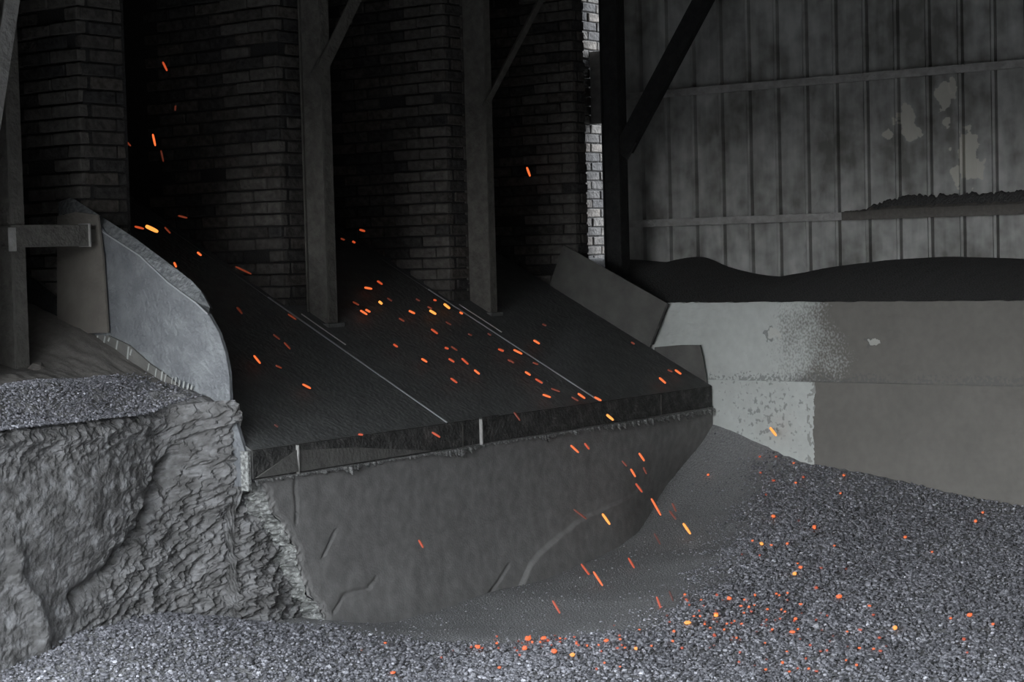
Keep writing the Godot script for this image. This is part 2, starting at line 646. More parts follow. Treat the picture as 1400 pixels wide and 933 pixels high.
func apron():
	var root := thing("apron", "smooth grey concrete apron below the chute lip with a jagged broken end", "apron", Vector3(9, 0, ZLIP), "", "structure")
	var fold := [Vector2(8.60, -0.30), Vector2(8.77, -0.13), Vector2(8.92, 0.0), Vector2(9.075, 0.07), Vector2(9.466, 0.19), Vector2(9.96, 0.25), Vector2(11.3, 0.45)]
	var cracks := [
		[Vector2(7.195, 0.0), Vector2(7.24, 0.03), Vector2(7.29, 0.075), Vector2(7.38, 0.08), Vector2(7.476, 0.075), Vector2(7.55, 0.12)],
		[Vector2(8.42, -0.16), Vector2(8.6, -0.06), Vector2(8.72, 0.02)],
		[Vector2(6.965, 0.77), Vector2(6.95, 0.68), Vector2(6.96, 0.60), Vector2(6.955, 0.50)],
		[Vector2(7.25, 0.42), Vector2(7.20, 0.36), Vector2(7.15, 0.30)],
	]
	var g := []
	var side := []
	var rows := 110
	for j in rows + 1:
		var y := lerpf(-0.32, 0.765, j / float(rows))
		var x0 := left_end(y)
		var line := PackedVector3Array()
		for i in 301:
			var x := lerpf(x0, 11.12, pow(i / 300.0, 1.15))
			var z := 0.012 * n_ground.get_noise_2d(x * 0.7, y * 0.9) + 0.0035 * n_fine.get_noise_2d(x * 0.5, y * 0.5)
			z += 0.05 * smoothstep(0.25, -0.25, y)
			var p := Vector2(x, y)
			# fold: material below and right of it lies forward
			var fy := 9.0
			for k in fold.size() - 1:
				if x >= fold[k].x:
					fy = remap(minf(x, fold[k + 1].x), fold[k].x, fold[k + 1].x, fold[k].y, fold[k + 1].y)
			if x > fold[0].x:
				z += 0.022 * smoothstep(0.009, -0.009, y - fy + 0.01 * n_fine.get_noise_2d(x * 0.8, 50.0)) * smoothstep(10.6, 9.2, x)
				z -= 0.13 * smoothstep(9.8, 10.9, x) * smoothstep(0.65, 0.2, y)
			for c in cracks:
				if absf(x - c[0].x) < 0.6:
					var dd := seg_dist(p, c)
					if dd < 0.03:
						z -= 0.012 * exp(-pow(dd / 0.007, 2.0))
			# ragged upper lip of the render
			if y > 0.735:
				z += 0.012 * maxf(0.0, n_fine.get_noise_2d(x * 2.5, 4.0))
			if i < 6:
				z -= 0.02 * (1.0 - i / 6.0) * (0.6 + n_fine.get_noise_2d(y * 4.0, i))
			line.append(Vector3(x - 9.0, y, z))
		g.append(line)
		var sl := PackedVector3Array()
		for i in 17:
			var t := i / 16.0
			var front: Vector3 = line[0]
			var jag := (0.03 * n_fine.get_noise_2d(y * 1.3, t * 0.3 + 40.0) + 0.02 * n_fine.get_noise_2d(y * 4.0, t * 0.9 + 40.0)) * sin(0.3 + t * 2.4)
			sl.append(Vector3(front.x - (1.0 - t) * 0.02 - jag * 1.6, y, front.z - 0.2 * (1.0 - t) + 0.012 * n_fine.get_noise_2d(y * 3.0, 60.0 + t * 0.6) * sin(t * PI)))
		side.append(sl)
	inst(sheet(g, true), "face", M.apron, root)
	inst(sheet(side, false), "broken_end", M.broken, root).set_meta("label", "pale rough broken concrete edge")
	inst(block(Vector3(-1.75, -0.4, -0.9), Vector3(2.1, 0.76, -0.2), 0.002), "core", M.apron, root)


# ---------------------------------------------------------------- bank of clinker left of the chute
func bank_top(x: float, z: float) -> float:
	# dusty top: gravel lip, crest, then a dust slope rising behind it
	var t := smoothstep(-6.95, -7.25, z)
	var y := lerpf(1.11, 1.285, t)
	y += 0.02 * n_ground.get_noise_2d(x * 1.4, z * 1.4)
	y += clampf((-7.3 - z) / 0.45, 0.0, 1.6) * 0.05
	# it is banked against the cheek plate
	var yc := curve([[-8.3, 1.66], [-8.0, 1.56], [-7.75, 1.475], [-7.5, 1.355], [-7.255, 1.245], [-7.09, 1.21], [-6.76, 1.125]], z)
	y = lerpf(y, yc, smoothstep(6.12, 6.62, x))
	return y


func bank_face(x: float, y: float) -> float:
	var z := -6.97 + 0.05 * smoothstep(5.6, 4.6, x) + 0.22 * smoothstep(6.3, 6.9, x)
	# gouges run down from right to left
	var u := (x + y * 0.9)
	var v := (y - x * 0.55)
	var rough := smoothstep(5.85, 6.4, x + (0.55 - y) * 0.5)
	rough = maxf(rough, 0.7 * smoothstep(0.86, 1.0, y))
	z += (0.005 + 0.034 * rough) * n_ridge.get_noise_2d(u * 2.0, v * 4.0)
	z += (0.003 + 0.022 * rough) * n_rock.get_noise_2d(u * 1.6, v * 3.0)
	z += (0.002 + 0.012 * rough) * n_rock.get_noise_2d(x * 6.0 + 7.0, y * 4.0)
	z += (0.003 + 0.012 * rough) * n_fine.get_noise_2d(x * 3.4, y * 2.2 + 30.0)
	z += 0.06 * n_ground.get_noise_2d(x * 0.8, y * 0.8)
	# long gash from under the shelf down to the left
	var gash := [Vector2(6.42, 0.88), Vector2(6.28, 0.70), Vector2(6.20, 0.55), Vector2(5.98, 0.36), Vector2(5.8, 0.28)]
	var dd := seg_dist(Vector2(x, y), gash)
	z -= 0.06 * exp(-pow(dd / 0.035, 2.0))
	# bulge left and a spur running down at the far left
	z += 0.05 * exp(-pow((x - 5.75) / 0.35, 2.0) - pow((y - 0.7) / 0.35, 2.0))
	var spur := 5.42 + (0.62 - y) * 0.36
	z += 0.035 * exp(-pow((x - spur + 0.05 * n_ground.get_noise_2d(y * 4.0, 3.0)) / 0.05, 2.0)) * smoothstep(0.75, 0.45, y)
	z += 0.12 * smoothstep(6.35, 6.6, x) * smoothstep(6.8, 6.66, x) * smoothstep(0.5, 0.8, y)
	# overhanging crust of the gravel shelf
	z += 0.05 * smoothstep(0.96, 1.06, y)
	return z


func clinker_bank():
	var g := []
	var nx := 330
	var cols := []
	for i in nx + 1:
		cols.append(lerpf(4.2, 7.32, i / float(nx)))
	var rows := 170
	for j in rows + 1:
		var line := PackedVector3Array()
		for x in cols:
			var top := bank_top(x, -6.95) - 0.02
			var cut := smoothstep(6.645, 6.70, x)
			top = lerpf(top, 0.80, cut)
			var y := lerpf(-0.25, top, j / float(rows))
			var z := bank_face(x, y)
			z -= 0.04 * smoothstep(top - 0.06, top, y)
			line.append(Vector3(x, y, z))
		g.append(line)
	# over the top and back
	var last: PackedVector3Array = g[rows]
	for k in range(1, 41):
		var line := PackedVector3Array()
		for i in nx + 1:
			var p := last[i]
			var z := lerpf(p.z, -8.49, pow(k / 40.0, 1.3))
			var y := bank_top(p.x, z) + 0.012 * n_fine.get_noise_2d(p.x, z)
			var cut := smoothstep(6.645, 6.70, p.x)
			y = lerpf(y, 0.80, cut)
			line.append(Vector3(p.x, lerpf(p.y, y, minf(1.0, k / 3.0)), z))
		g.append(line)
	var face := g.slice(0, rows + 14)
	var back := g.slice(rows + 13)
	var o := inst(sheet(face, false), "clinker_bank", M.clinker)
	tag(o, "rough grey clinker bank with diagonal gouges, left of the broken apron end", "clinker bank", "", "thing")
	var b := inst(sheet(back, true), "dust_bank", M.dust)
	tag(b, "smooth brown dust slope around the foot of the steel post behind the gravel shelf", "dust", "", "stuff")


# ---------------------------------------------------------------- breeze on the ground
func curve(keys: Array, t: float) -> float:
	if t <= keys[0][0]:
		return keys[0][1]
	for i in keys.size() - 1:
		if t <= keys[i + 1][0]:
			return remap(t, keys[i][0], keys[i + 1][0], keys[i][1], keys[i + 1][1])
	return keys[-1][1]


func ground(x: float, z: float) -> float:
	var y := -0.13
	var hw := curve([[-8.0, 0.85], [-6.64, 0.64], [-5.92, 0.374], [-5.13, 0.26], [-4.4, 0.197], [-3.0, 0.13], [0.0, 0.0]], z)
	var reach := curve([[-6.64, 0.62], [-5.9, 1.15], [-5.0, 1.7], [-4.0, 2.1], [0.0, 2.2]], z)
	y += (hw + 0.13) * exp(-maxf(0.0, 11.12 - x) / reach)
	# heap against the clinker bank
	y += 0.13 * smoothstep(7.7, 6.9, x) * smoothstep(-5.6, -6.5, z)
	y += 0.10 * smoothstep(6.9, 6.2, x) * smoothstep(-6.2, -6.8, z) * smoothstep(5.2, 5.9, x)
	# windrow in front
	y += 0.05 * exp(-pow((z + 4.9 + 0.15 * (x - 7.0)) / 0.45, 2.0))
	y += 0.03 * n_ground.get_noise_2d(x, z)
	return y


func coarse(x: float, z: float) -> float:
	# 0 where fine dust has settled in front of the apron, 1 among coarse lumps
	var edge := curve([[6.4, -7.2], [6.8, -6.75], [7.0, -6.35], [7.3, -5.75], [7.75, -5.15], [8.4, -5.2], [9.2, -5.5], [9.9, -5.85], [10.6, -6.15], [11.2, -6.35]], x)
	return smoothstep(-0.22, 0.28, z - edge + 0.25 * n_ground.get_noise_2d(x * 2.0, z * 2.0))


func breeze_bed():
	var g := []
	for j in 161:
		var z := lerpf(-6.95, -0.42, j / 160.0)
		var line := PackedVector3Array()
		for i in 181:
			var x := lerpf(2.2, 11.118, i / 180.0)
			var y := ground(x, z)
			var c := coarse(x, z)
			y += (0.002 + 0.010 * c) * n_fine.get_noise_2d(x * 1.5, z * 1.5)
			var rim := minf(smoothstep(2.2, 2.8, x), smoothstep(-0.42, -0.9, z))
			line.append(Vector3(x, lerpf(-0.165, y, rim), z))
		g.append(line)
	var o := inst(sheet(g, true), "breeze_bed", M.breeze)
	tag(o, "grey coke breeze covering the ground and banked against the concrete wall", "breeze", "", "stuff")


# black dust piled behind the retaining wall
func wall_heap():
	var crest := [[-8.4, 1.80], [-7.85, 1.765], [-7.66, 1.745], [-7.48, 1.785], [-7.36, 1.79], [-7.15, 1.70], [-6.9, 1.645], [-6.7, 1.622], [-6.45, 1.66], [-6.2, 1.70], [-5.8, 1.735], [-5.4, 1.748], [-5.0, 1.73], [-4.5, 1.70], [-3.5, 1.62], [0.0, 1.5]]
	var g := []
	for j in 15:
		var t := j / 14.0
		var line := PackedVector3Array()
		for i in 241:
			var z := lerpf(-8.5, -1.0, i / 240.0)
			var x := lerpf(11.155, 12.26, t)
			var c := curve(crest, z) * 0.5 + 0.25 * curve(crest, z - 0.07) + 0.25 * curve(crest, z + 0.07)
			var y := lerpf(1.462, c, sin(t * PI * 0.5)) + 0.012 * n_fine.get_noise_2d(x, z) * sin(t * PI)
			if j == 0:
				x += 0.012 + 0.012 * n_fine.get_noise_2d(z * 2.0, 0.0)
				y += 0.004
			line.append(Vector3(x, y, z))
		g.append(line)
	var o := inst(sheet(g, true), "dust_heap", M.heap)
	tag(o, "black dust heap lying in a low wave behind the concrete wall top", "dust heap", "", "stuff")


# ---------------------------------------------------------------- chute
func slope_box(x0: float, x1: float, z0: float, z1: float, up0: float, up1: float) -> ArrayMesh:
	# block lying on the slope between z0 (front) and z1 (rear), from up0 to up1 above the plate surface
	var st := begin()
	var n := Vector3(0, cos(SLOPE), sin(SLOPE))
	var p := []
	for x in [x0, x1]:
		for z in [z0, z1]:
			for u in [up0, up1]:
				p.append(Vector3(x, chute_y(z), z) + n * u)
	var c := Vector3.ZERO
	for q in p:
		c += q / 8.0
	for f in [[0, 1, 3, 2], [4, 5, 7, 6], [0, 1, 5, 4], [2, 3, 7, 6], [0, 2, 6, 4], [1, 3, 7, 5]]:
		quad(st, p[f[0]], p[f[1]], p[f[2]], p[f[3]], c)
	return finish(st)


func chute():
	var root := thing("discharge_chute", "wide blackened steel chute of three sloping plates with a riveted front lip", "chute")
	var xs := [6.645, 8.205, 9.735, 11.11]
	for i in 3:
		inst(slope_box(xs[i] + 0.006, xs[i + 1] - 0.006, ZLIP, -10.6, -0.02, 0.0), "chute_plate", M.chute, root)
	for x in [8.205, 9.735]:
		inst(slope_box(x - 0.0045, x + 0.0045, ZLIP + 0.002, -8.0, -0.012, 0.006), "seam_strip", M.edge, root).set_meta("label", "thin bright worn steel seam")
		inst(slope_box(x + 0.072, x + 0.077, -7.45, -7.80, 0.0, 0.006), "shoe_strip", M.girt, root)
	inst(slab_zy(PackedVector2Array([Vector2(-7.95, chute_y(-7.95) - 0.12), Vector2(-7.95, chute_y(-7.95) + 0.03), Vector2(-10.6, chute_y(-10.6) + 0.03), Vector2(-10.6, chute_y(-10.6) - 0.12)]), 6.625, 6.643), "shade_board", M.sooty, root)  # added black board, hides the lit plate edge where shade should be
	# lip plates
	var joints := [6.645, 6.968, 8.33, 8.50, 10.44, 11.11]
	for i in 5:
		var out := [0.010, 0.016, 0.006, 0.012, 0.004][i] as float
		inst(block(Vector3(joints[i] + 0.004, 0.757, ZLIP - 0.03), Vector3(joints[i + 1] - 0.004, YLIP - 0.002, ZLIP + out), 0.003), "lip_plate", M.lip, root)
	for i in [1, 3]:
		inst(block(Vector3(joints[i] - 0.006, 0.752, ZLIP - 0.01), Vector3(joints[i] + 0.006, YLIP - 0.006, ZLIP + 0.024), 0.002), "joint_strip", M.girt, root)
	for i in [2, 4]:
		inst(block(Vector3(joints[i] - 0.005, 0.755, ZLIP - 0.01), Vector3(joints[i] + 0.005, YLIP - 0.012, ZLIP + 0.015), 0.002), "joint_strip", M.column, root)
	# turned over tab beside the second joint
	inst(block(Vector3(8.50, YLIP - 0.018, ZLIP), Vector3(8.66, YLIP + 0.006, ZLIP + 0.022), 0.003), "tab", M.lip, root)
	# pale side of the lip
	inst(block(Vector3(6.622, 0.70, ZLIP - 0.05), Vector3(6.645, 0.90, ZLIP + 0.004), 0.003), "end_plate", M.broken, root).set_meta("label", "pale crusted end of the lip")
	# wedge of dust caught on the lip
	var st := begin()
	var a := Vector3(6.66, 0.765, ZLIP + 0.012)
	var b := Vector3(6.962, 0.765, ZLIP + 0.012)
	var d := Vector3(6.962, 0.875, ZLIP + 0.012)
	var o := Vector3(0, 0, 0.014)
	var c := (a + b + d) / 3.0 + o * 0.5
	tri(st, a + o, b + o, d + o * 0.3, c)
	quad(st, a, b, b + o, a + o, c)
	quad(st, a, d, d + o * 0.3, a + o, c)
	quad(st, b, d, d + o * 0.3, b + o, c)
	inst(finish(st), "dust_wedge", M.guide, root)
	# thinner film of dust on the next plate
	inst(slab_xy([Vector2(6.98, 0.762), Vector2(8.05, 0.762), Vector2(7.75, 0.80), Vector2(7.40, 0.845), Vector2(6.98, 0.872)], ZLIP + 0.01, ZLIP + 0.0175), "dust_film", M.guide, root)
	# crust hanging along the lower edge of the lip
	var g := []
	for k in 7:
		var ang := lerpf(-0.6, 3.5, k / 6.0)
		var line := PackedVector3Array()
		for i in 520:
			var x := lerpf(6.66, 11.1, i / 519.0)
			var r := 0.009 + 0.018 * maxf(0.0, n_fine.get_noise_2d(x * 3.0, 12.0)) + 0.016 * maxf(0.0, n_fine.get_noise_2d(x * 8.0, 2.0))
			r *= 0.55 + 0.6 * smoothstep(-0.25, 0.2, n_ground.get_noise_2d(x * 1.5, 40.0))
			line.append(Vector3(x, 0.753 - r * 0.7 - sin(ang) * r * 1.3, ZLIP + 0.008 + r * sin(ang * 0.5 + 0.3) * 1.3))
		g.append(line)
	inst(sheet(g, true), "crust", M.bead, root).set_meta("label", "thin pale ragged crust")


func cheeks():
	# left side plate: tall, with a rounded nose
	var xl := 6.637
	var root := thing("cheek_plate", "tall worn grey steel cheek plate with a rounded nose and bent top flange", "chute side", Vector3(xl, 1.2, -7.3))
	var o := Vector3(xl, 1.2, -7.3)
	var inner := [[80, 292], [134, 306], [149, 322], [192, 350], [230, 386], [261, 408], [285, 430], [299, 455], [308, 483], [313, 510], [315, 553]]
	var pts := PackedVector2Array()
	for q in inner:
		var p := on_x(q[0], q[1], xl)
		pts.append(Vector2(p.z, p.y))
	# front edge runs on down to the lip, lower edge is buried
	pts.append(Vector2(ZLIP - 0.03, 0.90))
	pts.append(Vector2(ZLIP - 0.03, 0.72))
	pts.append(Vector2(ZLIP - 0.40, 0.72))
	pts.append(Vector2(-7.75, 1.30))
	pts.append(Vector2(-8.05, 1.40))
	var rel := PackedVector2Array()
	for p in pts:
		rel.append(p - Vector2(o.z, o.y))
	inst(slab_zy(rel, 0.0, 0.02), "plate", M.cheek, root)
	# bent flange along the top
	var outer := [[80, 276], [98, 270], [134, 293], [185, 326], [240, 367], [262, 384], [275, 398], [287, 420]]
	var along := [[80, 292], [112, 298], [149, 322], [192, 350], [230, 386], [250, 401], [268, 414], [285, 430]]
	var g := []
	for side in [0, 1, 2]:
		var line := PackedVector3Array()
		for i in outer.size():
			var lo := on_x(along[i][0], along[i][1], xl)
			var hi := on_x(outer[i][0], outer[i][1], xl + 0.045)
			if side == 0:
				line.append(lo - o)
			elif side == 1:
				line.append(hi - o)
			else:
				line.append(hi - o + Vector3(0.02, -0.012, 0))
		g.append(line)
	var top := inst(sheet(g, false), "top_flange", M.flange, root)
	top.set_meta("label", "speckled bent top flange")
	# bright worn bend line
	for i in range(1, along.size() - 1):
		var a := on_x(along[i][0], along[i][1], xl) - o + Vector3(-0.003, 0, 0)
		var b := on_x(along[i + 1][0], along[i + 1][1], xl) - o + Vector3(-0.003, 0, 0)
		var bm := BoxMesh.new()
		bm.size = Vector3.ONE
		inst(bm, "worn_bend", M.edge, top, bar(a, b, 0.008, 0.006, Vector3.RIGHT))
	# dusty patch plate at the rear
	var q := PackedVector2Array()
	for e in [[78, 296], [104, 290], [133, 294], [140, 350], [147, 455], [97, 457], [78, 457]]:
		var p := on_x(e[0], e[1], xl - 0.03)
		q.append(Vector2(p.z - o.z, p.y - o.y))
	inst(slab_zy(q, -0.03, -0.016), "patch_plate", M.dusty_plate, root).set_meta("label", "brown dusty patch plate")
	# lower strip with pale runs
	var s := PackedVector2Array()
	for e in [[126, 458], [148, 459], [176, 472], [204, 497], [236, 520], [252, 534], [225, 540], [172, 510]]:
		var p := on_x(e[0], e[1], xl - 0.012)
		s.append(Vector2(p.z - o.z, p.y - o.y))
	var strip := inst(slab_zy(s, -0.012, -0.001), "lower_strip", M.guide, root)
	for e in [[134, 459, 5], [144, 460, 9], [150, 462, 5], [161, 466, 12], [176, 474, 20], [180, 478, 8], [204, 497, 10], [214, 504, 14], [222, 508, 18], [227, 512, 12], [236, 516, 16], [241, 516, 16], [246, 520, 14], [252, 522, 12], [258, 525, 8], [263, 527, 6]]:
		var a := on_x(e[0], e[1], xl - 0.014) - o
		var b := on_x(e[0] - 2, e[1] + e[2], xl - 0.014) - o
		var bm := BoxMesh.new()
		bm.size = Vector3.ONE
		inst(bm, "lime_run", M.lime, strip, bar(a, b, 0.003, rng.randf_range(0.006, 0.012), Vector3.BACK))
	# right side plate and the small plate below it
	var xr := 11.10
	var r2 := thing("cheek_plate", "low smooth brown-grey steel cheek plate along the chute, against the concrete wall", "chute side", Vector3(xr, 1.2, -7.3))
	var e2 := PackedVector2Array()
	for e in [[912, 415], [890, 470]]:
		var p := on_x(e[0], e[1], xr)
		e2.append(Vector2(p.z + 7.3, p.y - 1.2))
	e2.append(e2[1] + Vector2(-0.02, -0.05))
	e2.append(Vector2(-8.0 + 7.3, chute_y(-8.0) - 0.05 - 1.2))
	var pt := on_x(770, 335, xr)
	e2.append(Vector2(pt.z + 7.3, pt.y - 1.2))
	var plate := inst(slab_zy(e2, 0.0, 0.014), "plate", M.guide, r2)
	inst(slab_zy(PackedVector2Array([e2[0], e2[0] + Vector2(0.012, -0.006), e2[1] + Vector2(0.012, -0.006), e2[1]]), -0.004, 0.014), "edge_bar", M.lip, plate)
	var e3 := PackedVector2Array()
	for e in [[895, 475], [930, 472], [957, 472], [961, 490], [967, 526]]:
		var p := on_x(e[0], e[1], xr + 0.006)
		e3.append(Vector2(p.z + 7.3, p.y - 1.2))
	e3.append(Vector2(ZLIP + 7.3, YLIP - 0.03 - 1.2))
	e3.append(Vector2(-7.1 + 7.3, chute_y(-7.1) - 0.03 - 1.2))
	inst(slab_zy(e3, 0.006, 0.018), "foot_plate", M.guide, r2)


# ---------------------------------------------------------------- brick piers
var brick_meshes := {}


func brick_mesh(size: Vector3, variant: int) -> ArrayMesh:
	var key := "%.2f_%.2f_%.2f_%d" % [size.x, size.y, size.z, variant]
	if not brick_meshes.has(key):
		var r := RandomNumberGenerator.new()
		r.seed = hash(key)
		var st := begin()
		add_block(st, -size * 0.5, size * 0.5, 0.005, 0.0025, r)
		brick_meshes[key] = finish(st)
	return brick_meshes[key]


# a wall pier: long side runs back along z, nose faces the front
func pier(label: String, x: float, wide: float, znose: float, depth: float, ytop: float, mats: Array, face_z_len: float, nose_len: float):
	var base := Vector3(x, chute_y(znose) - 0.1, znose)
	var root := thing("brick_pier", label, "brick pier", base, "brick piers between the chutes")
	var low := chute_y(znose - depth) - 0.3 if depth > 0.0 else 0.8
	low = minf(low, base.y)
	inst(block(Vector3(0.012, low - 0.4 - base.y, -depth), Vector3(wide, 5.59 - base.y, -0.012), 0.001), "mortar_core", M.mortar, root)
	var course := 0.0735
	var bh := 0.0625
	var k0 := int(floor(base.y / course))
	for k in range(k0, int(ytop / course)):
		var y := k * course + bh * 0.5
		var odd := k % 2
		# long face
		var z := znose
		var first := true
		while z > znose - face_z_len:
			var l := 0.235
			if first and odd:
				l = 0.115
			first = false
			var zc := z - l * 0.5
			if y + 0.06 > chute_y(zc):
				var proud := 0.0
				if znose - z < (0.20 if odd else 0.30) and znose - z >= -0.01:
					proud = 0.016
				var dep := 0.06
				var jit := rng.randf_range(-0.004, 0.004)
				if rng.randf() > 0.035:
					inst(brick_mesh(Vector3(dep, bh, l - 0.010), rng.randi() % 4), "brick", M.pale_bricks[rng.randi() % 2] if proud > 0.0 and mats.size() > 3 and rng.randf() < 0.8 else mats[rng.randi() % mats.size()], root,
						Transform3D(Basis(Vector3.UP, rng.randf_range(-0.012, 0.012)), Vector3(x + dep * 0.5 - proud + jit, y, zc) - base))
			z -= l + 0.0
		# nose
		if nose_len > 0.0:
			var xx := x + (0.0 if odd else 0.062)
			while xx < x + nose_len - 0.05:
				var l := minf(0.235 if not (odd and xx < x + 0.01) else 0.235, x + nose_len - xx)
				if y > chute_y(znose) - 0.03:
					inst(brick_mesh(Vector3(snappedf(l - 0.010, 0.01), bh, 0.06), rng.randi() % 4), "brick", mats[rng.randi() % mats.size()], root,
						Transform3D(Basis(Vector3.UP, rng.randf_range(-0.012, 0.012)), Vector3(xx + l * 0.5, y, znose - 0.03 + rng.randf_range(-0.003, 0.005) + (0.0 if xx > x + 0.01 else 0.004)) - base))
				xx += l


func piers():
	pier("brick pier in deep shade behind the tall cheek plate", 6.70, 0.32, -7.86, 2.8, 3.5, M.bricks, 0.60, 0.30)
	pier("soot-darkened brick pier behind the steel post with the wide brace", 8.26, 0.30, -7.905, 2.8, 3.7, M.bricks, 1.05, 0.30)
	pier("narrow-looking brick pier behind the steel post with the thin brace", 9.80, 0.30, -7.85, 2.8, 3.8, M.bricks, 0.85, 0.30)
	pier("dim brick pier beside the low cheek plate and the bright brick strip", 11.20, 0.14, -7.79, 2.8, 3.8, M.bricks, 0.75, 0.14)
	# the last pier takes daylight from the slot beside it
	var base := Vector3(12.0, 0.9, -8.4)
	var root := thing("brick_pier", "brick pier lit by daylight in the slot beside the black post", "brick pier", base, "brick piers between the chutes")
	inst(block(Vector3(-0.2, -0.9, -0.5), Vector3(0.6, 4.69, -0.012), 0.001), "mortar_core", M.mortar, root)
	var course := 0.0735
	for k in range(0, 44):
		var y := k * course
		var x := -0.18 + (0.12 if k % 2 else 0.0)
		while x < 0.5:
			inst(brick_mesh(Vector3(0.225, 0.0625, 0.06), rng.randi() % 4), "brick", M.bricks[rng.randi() % 5], root,
				Transform3D(Basis(Vector3.UP, rng.randf_range(-0.012, 0.012)), Vector3(x + 0.117, y, -0.03 + rng.randf_range(-0.004, 0.005))))
			x += 0.235


# ---------------------------------------------------------------- steel posts and braces
func post(label: String, corner: Vector3, wide: float, deep: float, top: float, m: Material) -> Node3D:
	# channel: flat web faces -x, flanges run to +x; corner is its front left foot
	var root := thing("steel_post", label, "post", corner)
	var h := top - corner.y
	inst(block(Vector3(0, 0, -deep), Vector3(0.009, h, 0), 0.002), "web", m, root)
	inst(block(Vector3(0.009, 0, -0.013), Vector3(wide, h, 0), 0.002), "flange", m, root)
	inst(block(Vector3(0.009, 0, -deep), Vector3(wide, h, -deep + 0.013), 0.002), "flange", m, root)
	inst(block(Vector3(-0.012, 0, -deep - 0.014), Vector3(wide * 0.8, h, -deep - 0.004), 0.002), "rear_strip", m, root)
	return root


func brace(label: String, a: Vector3, b: Vector3, w: float, m: Material, out := Vector3.BACK):
	var root := thing("diagonal_brace", label, "brace", a)
	var d := b - a
	var bm := BoxMesh.new()
	bm.size = Vector3.ONE
	inst(bm, "leg", m, root, bar(Vector3.ZERO, d, w, 0.008, out))
	var nrm := d.normalized().cross(out)
	inst(bm, "outstand", m, root, bar(nrm * w * 0.5 + out * -0.03, d + nrm * w * 0.5 + out * -0.03, 0.008, 0.06, out))
	inst(bm, "gusset", m, root, bar(d.normalized() * -0.05, d.normalized() * 0.09, w * 1.25, 0.006, out).translated(out * -0.012))


func columns():
	var z := -7.67
	var post_a := post("grey steel post with a wide brace at its head, standing between two chute plates", Vector3(8.372, chute_y(z) - 0.01, z), 0.09, 0.145, 5.6, M.column)
	inst(block(Vector3(-0.03, -0.06, -0.17), Vector3(0.12, 0.02, 0.03), 0.003), "base_plate", M.chute, post_a)
	var post_b := post("grey steel post with a thin brace, in front of the narrow-looking pier", Vector3(9.985, chute_y(z) - 0.01, z), 0.075, 0.175, 5.6, M.column)
	inst(block(Vector3(-0.03, -0.06, -0.2), Vector3(0.10, 0.02, 0.03), 0.003), "base_plate", M.chute, post_b)
	post("black sooty steel post at the end of the cladding", Vector3(11.585, 1.0, z), 0.115, 0.13, 5.6, M.sooty)
	var p0 := post("steel post rising from the dust slope, joined to the tall cheek plate by a beam", Vector3(6.045, 1.2, z), 0.09, 0.20, 5.6, M.column)
	inst(stone_mesh(140), "foot_clod", M.dust, p0, Transform3D(Basis.from_scale(Vector3(0.05, 0.03, 0.04)), Vector3(0.11, 0.13, 0.03)))
	# beam from that post to the cheek plate
	var bm := thing("tie_beam", "short horizontal steel beam between the steel post and the tall cheek plate", "beam", Vector3(6.03, 1.945, z + 0.012))
	inst(block(Vector3(0.0, 0, 0.0), Vector3(0.50, 0.112, 0.008), 0.002), "web", M.column, bm)
	inst(block(Vector3(0.0, 0.104, -0.07), Vector3(0.50, 0.112, 0.0), 0.002), "flange", M.column, bm)
	inst(block(Vector3(0.0, 0.0, -0.07), Vector3(0.50, 0.008, 0.0), 0.002), "flange", M.column, bm)
	inst(block(Vector3(0.50, -0.004, -0.075), Vector3(0.512, 0.118, 0.014), 0.002), "end_plate", M.girt, bm)
	inst(block(Vector3(0.512, 0.02, -0.06), Vector3(0.6, 0.09, -0.03), 0.002), "lug", M.column, bm)
	inst(block(Vector3(-0.012, -0.02, 0.0), Vector3(0.03, 0.10, 0.014), 0.002), "cleat", M.girt, bm)
	# braces
	brace("wide grey steel brace rising from the head of the post between chute plates", Vector3(8.345, 2.95, z + 0.02), Vector3(8.98, 3.83, z + 0.02), 0.085, M.column)
	brace("thin grey steel brace rising from the post in front of the narrow-looking pier", Vector3(9.985, 2.86, z + 0.02), Vector3(10.98, 4.0, z + 0.02), 0.045, M.column)
	brace("black steel brace crossing the cladding from the sooty post", Vector3(11.60, 2.60, z + 0.02), on_x(985, -50, 11.70), 0.13, M.sooty, Vector3.LEFT)
	brace("pale steel brace leaning beside the post on the dust slope", on_z(-14, 200, -7.5), on_z(21, -30, -7.5), 0.085, M.girt)


# ---------------------------------------------------------------- gravel, lumps, embers, sparks
func stone_mesh(sd: int, detail := false) -> ArrayMesh:
	var r := RandomNumberGenerator.new()
	r.seed = sd
	var t := (1.0 + sqrt(5.0)) / 2.0
	var v := [Vector3(-1, t, 0), Vector3(1, t, 0), Vector3(-1, -t, 0), Vector3(1, -t, 0), Vector3(0, -1, t), Vector3(0, 1, t), Vector3(0, -1, -t), Vector3(0, 1, -t), Vector3(t, 0, -1), Vector3(t, 0, 1), Vector3(-t, 0, -1), Vector3(-t, 0, 1)]
	for i in 12:
		v[i] = (v[i] as Vector3).normalized() * r.randf_range(0.72, 1.2)
	var f := [[0, 11, 5], [0, 5, 1], [0, 1, 7], [0, 7, 10], [0, 10, 11], [1, 5, 9], [5, 11, 4], [11, 10, 2], [10, 7, 6], [7, 1, 8], [3, 9, 4], [3, 4, 2], [3, 2, 6], [3, 6, 8], [3, 8, 9], [4, 9, 5], [2, 4, 11], [6, 2, 10], [8, 6, 7], [9, 8, 1]]
	var st := begin()
	for k in f:
		tri(st, v[k[0]], v[k[1]], v[k[2]], Vector3.ZERO)
	return finish(st)


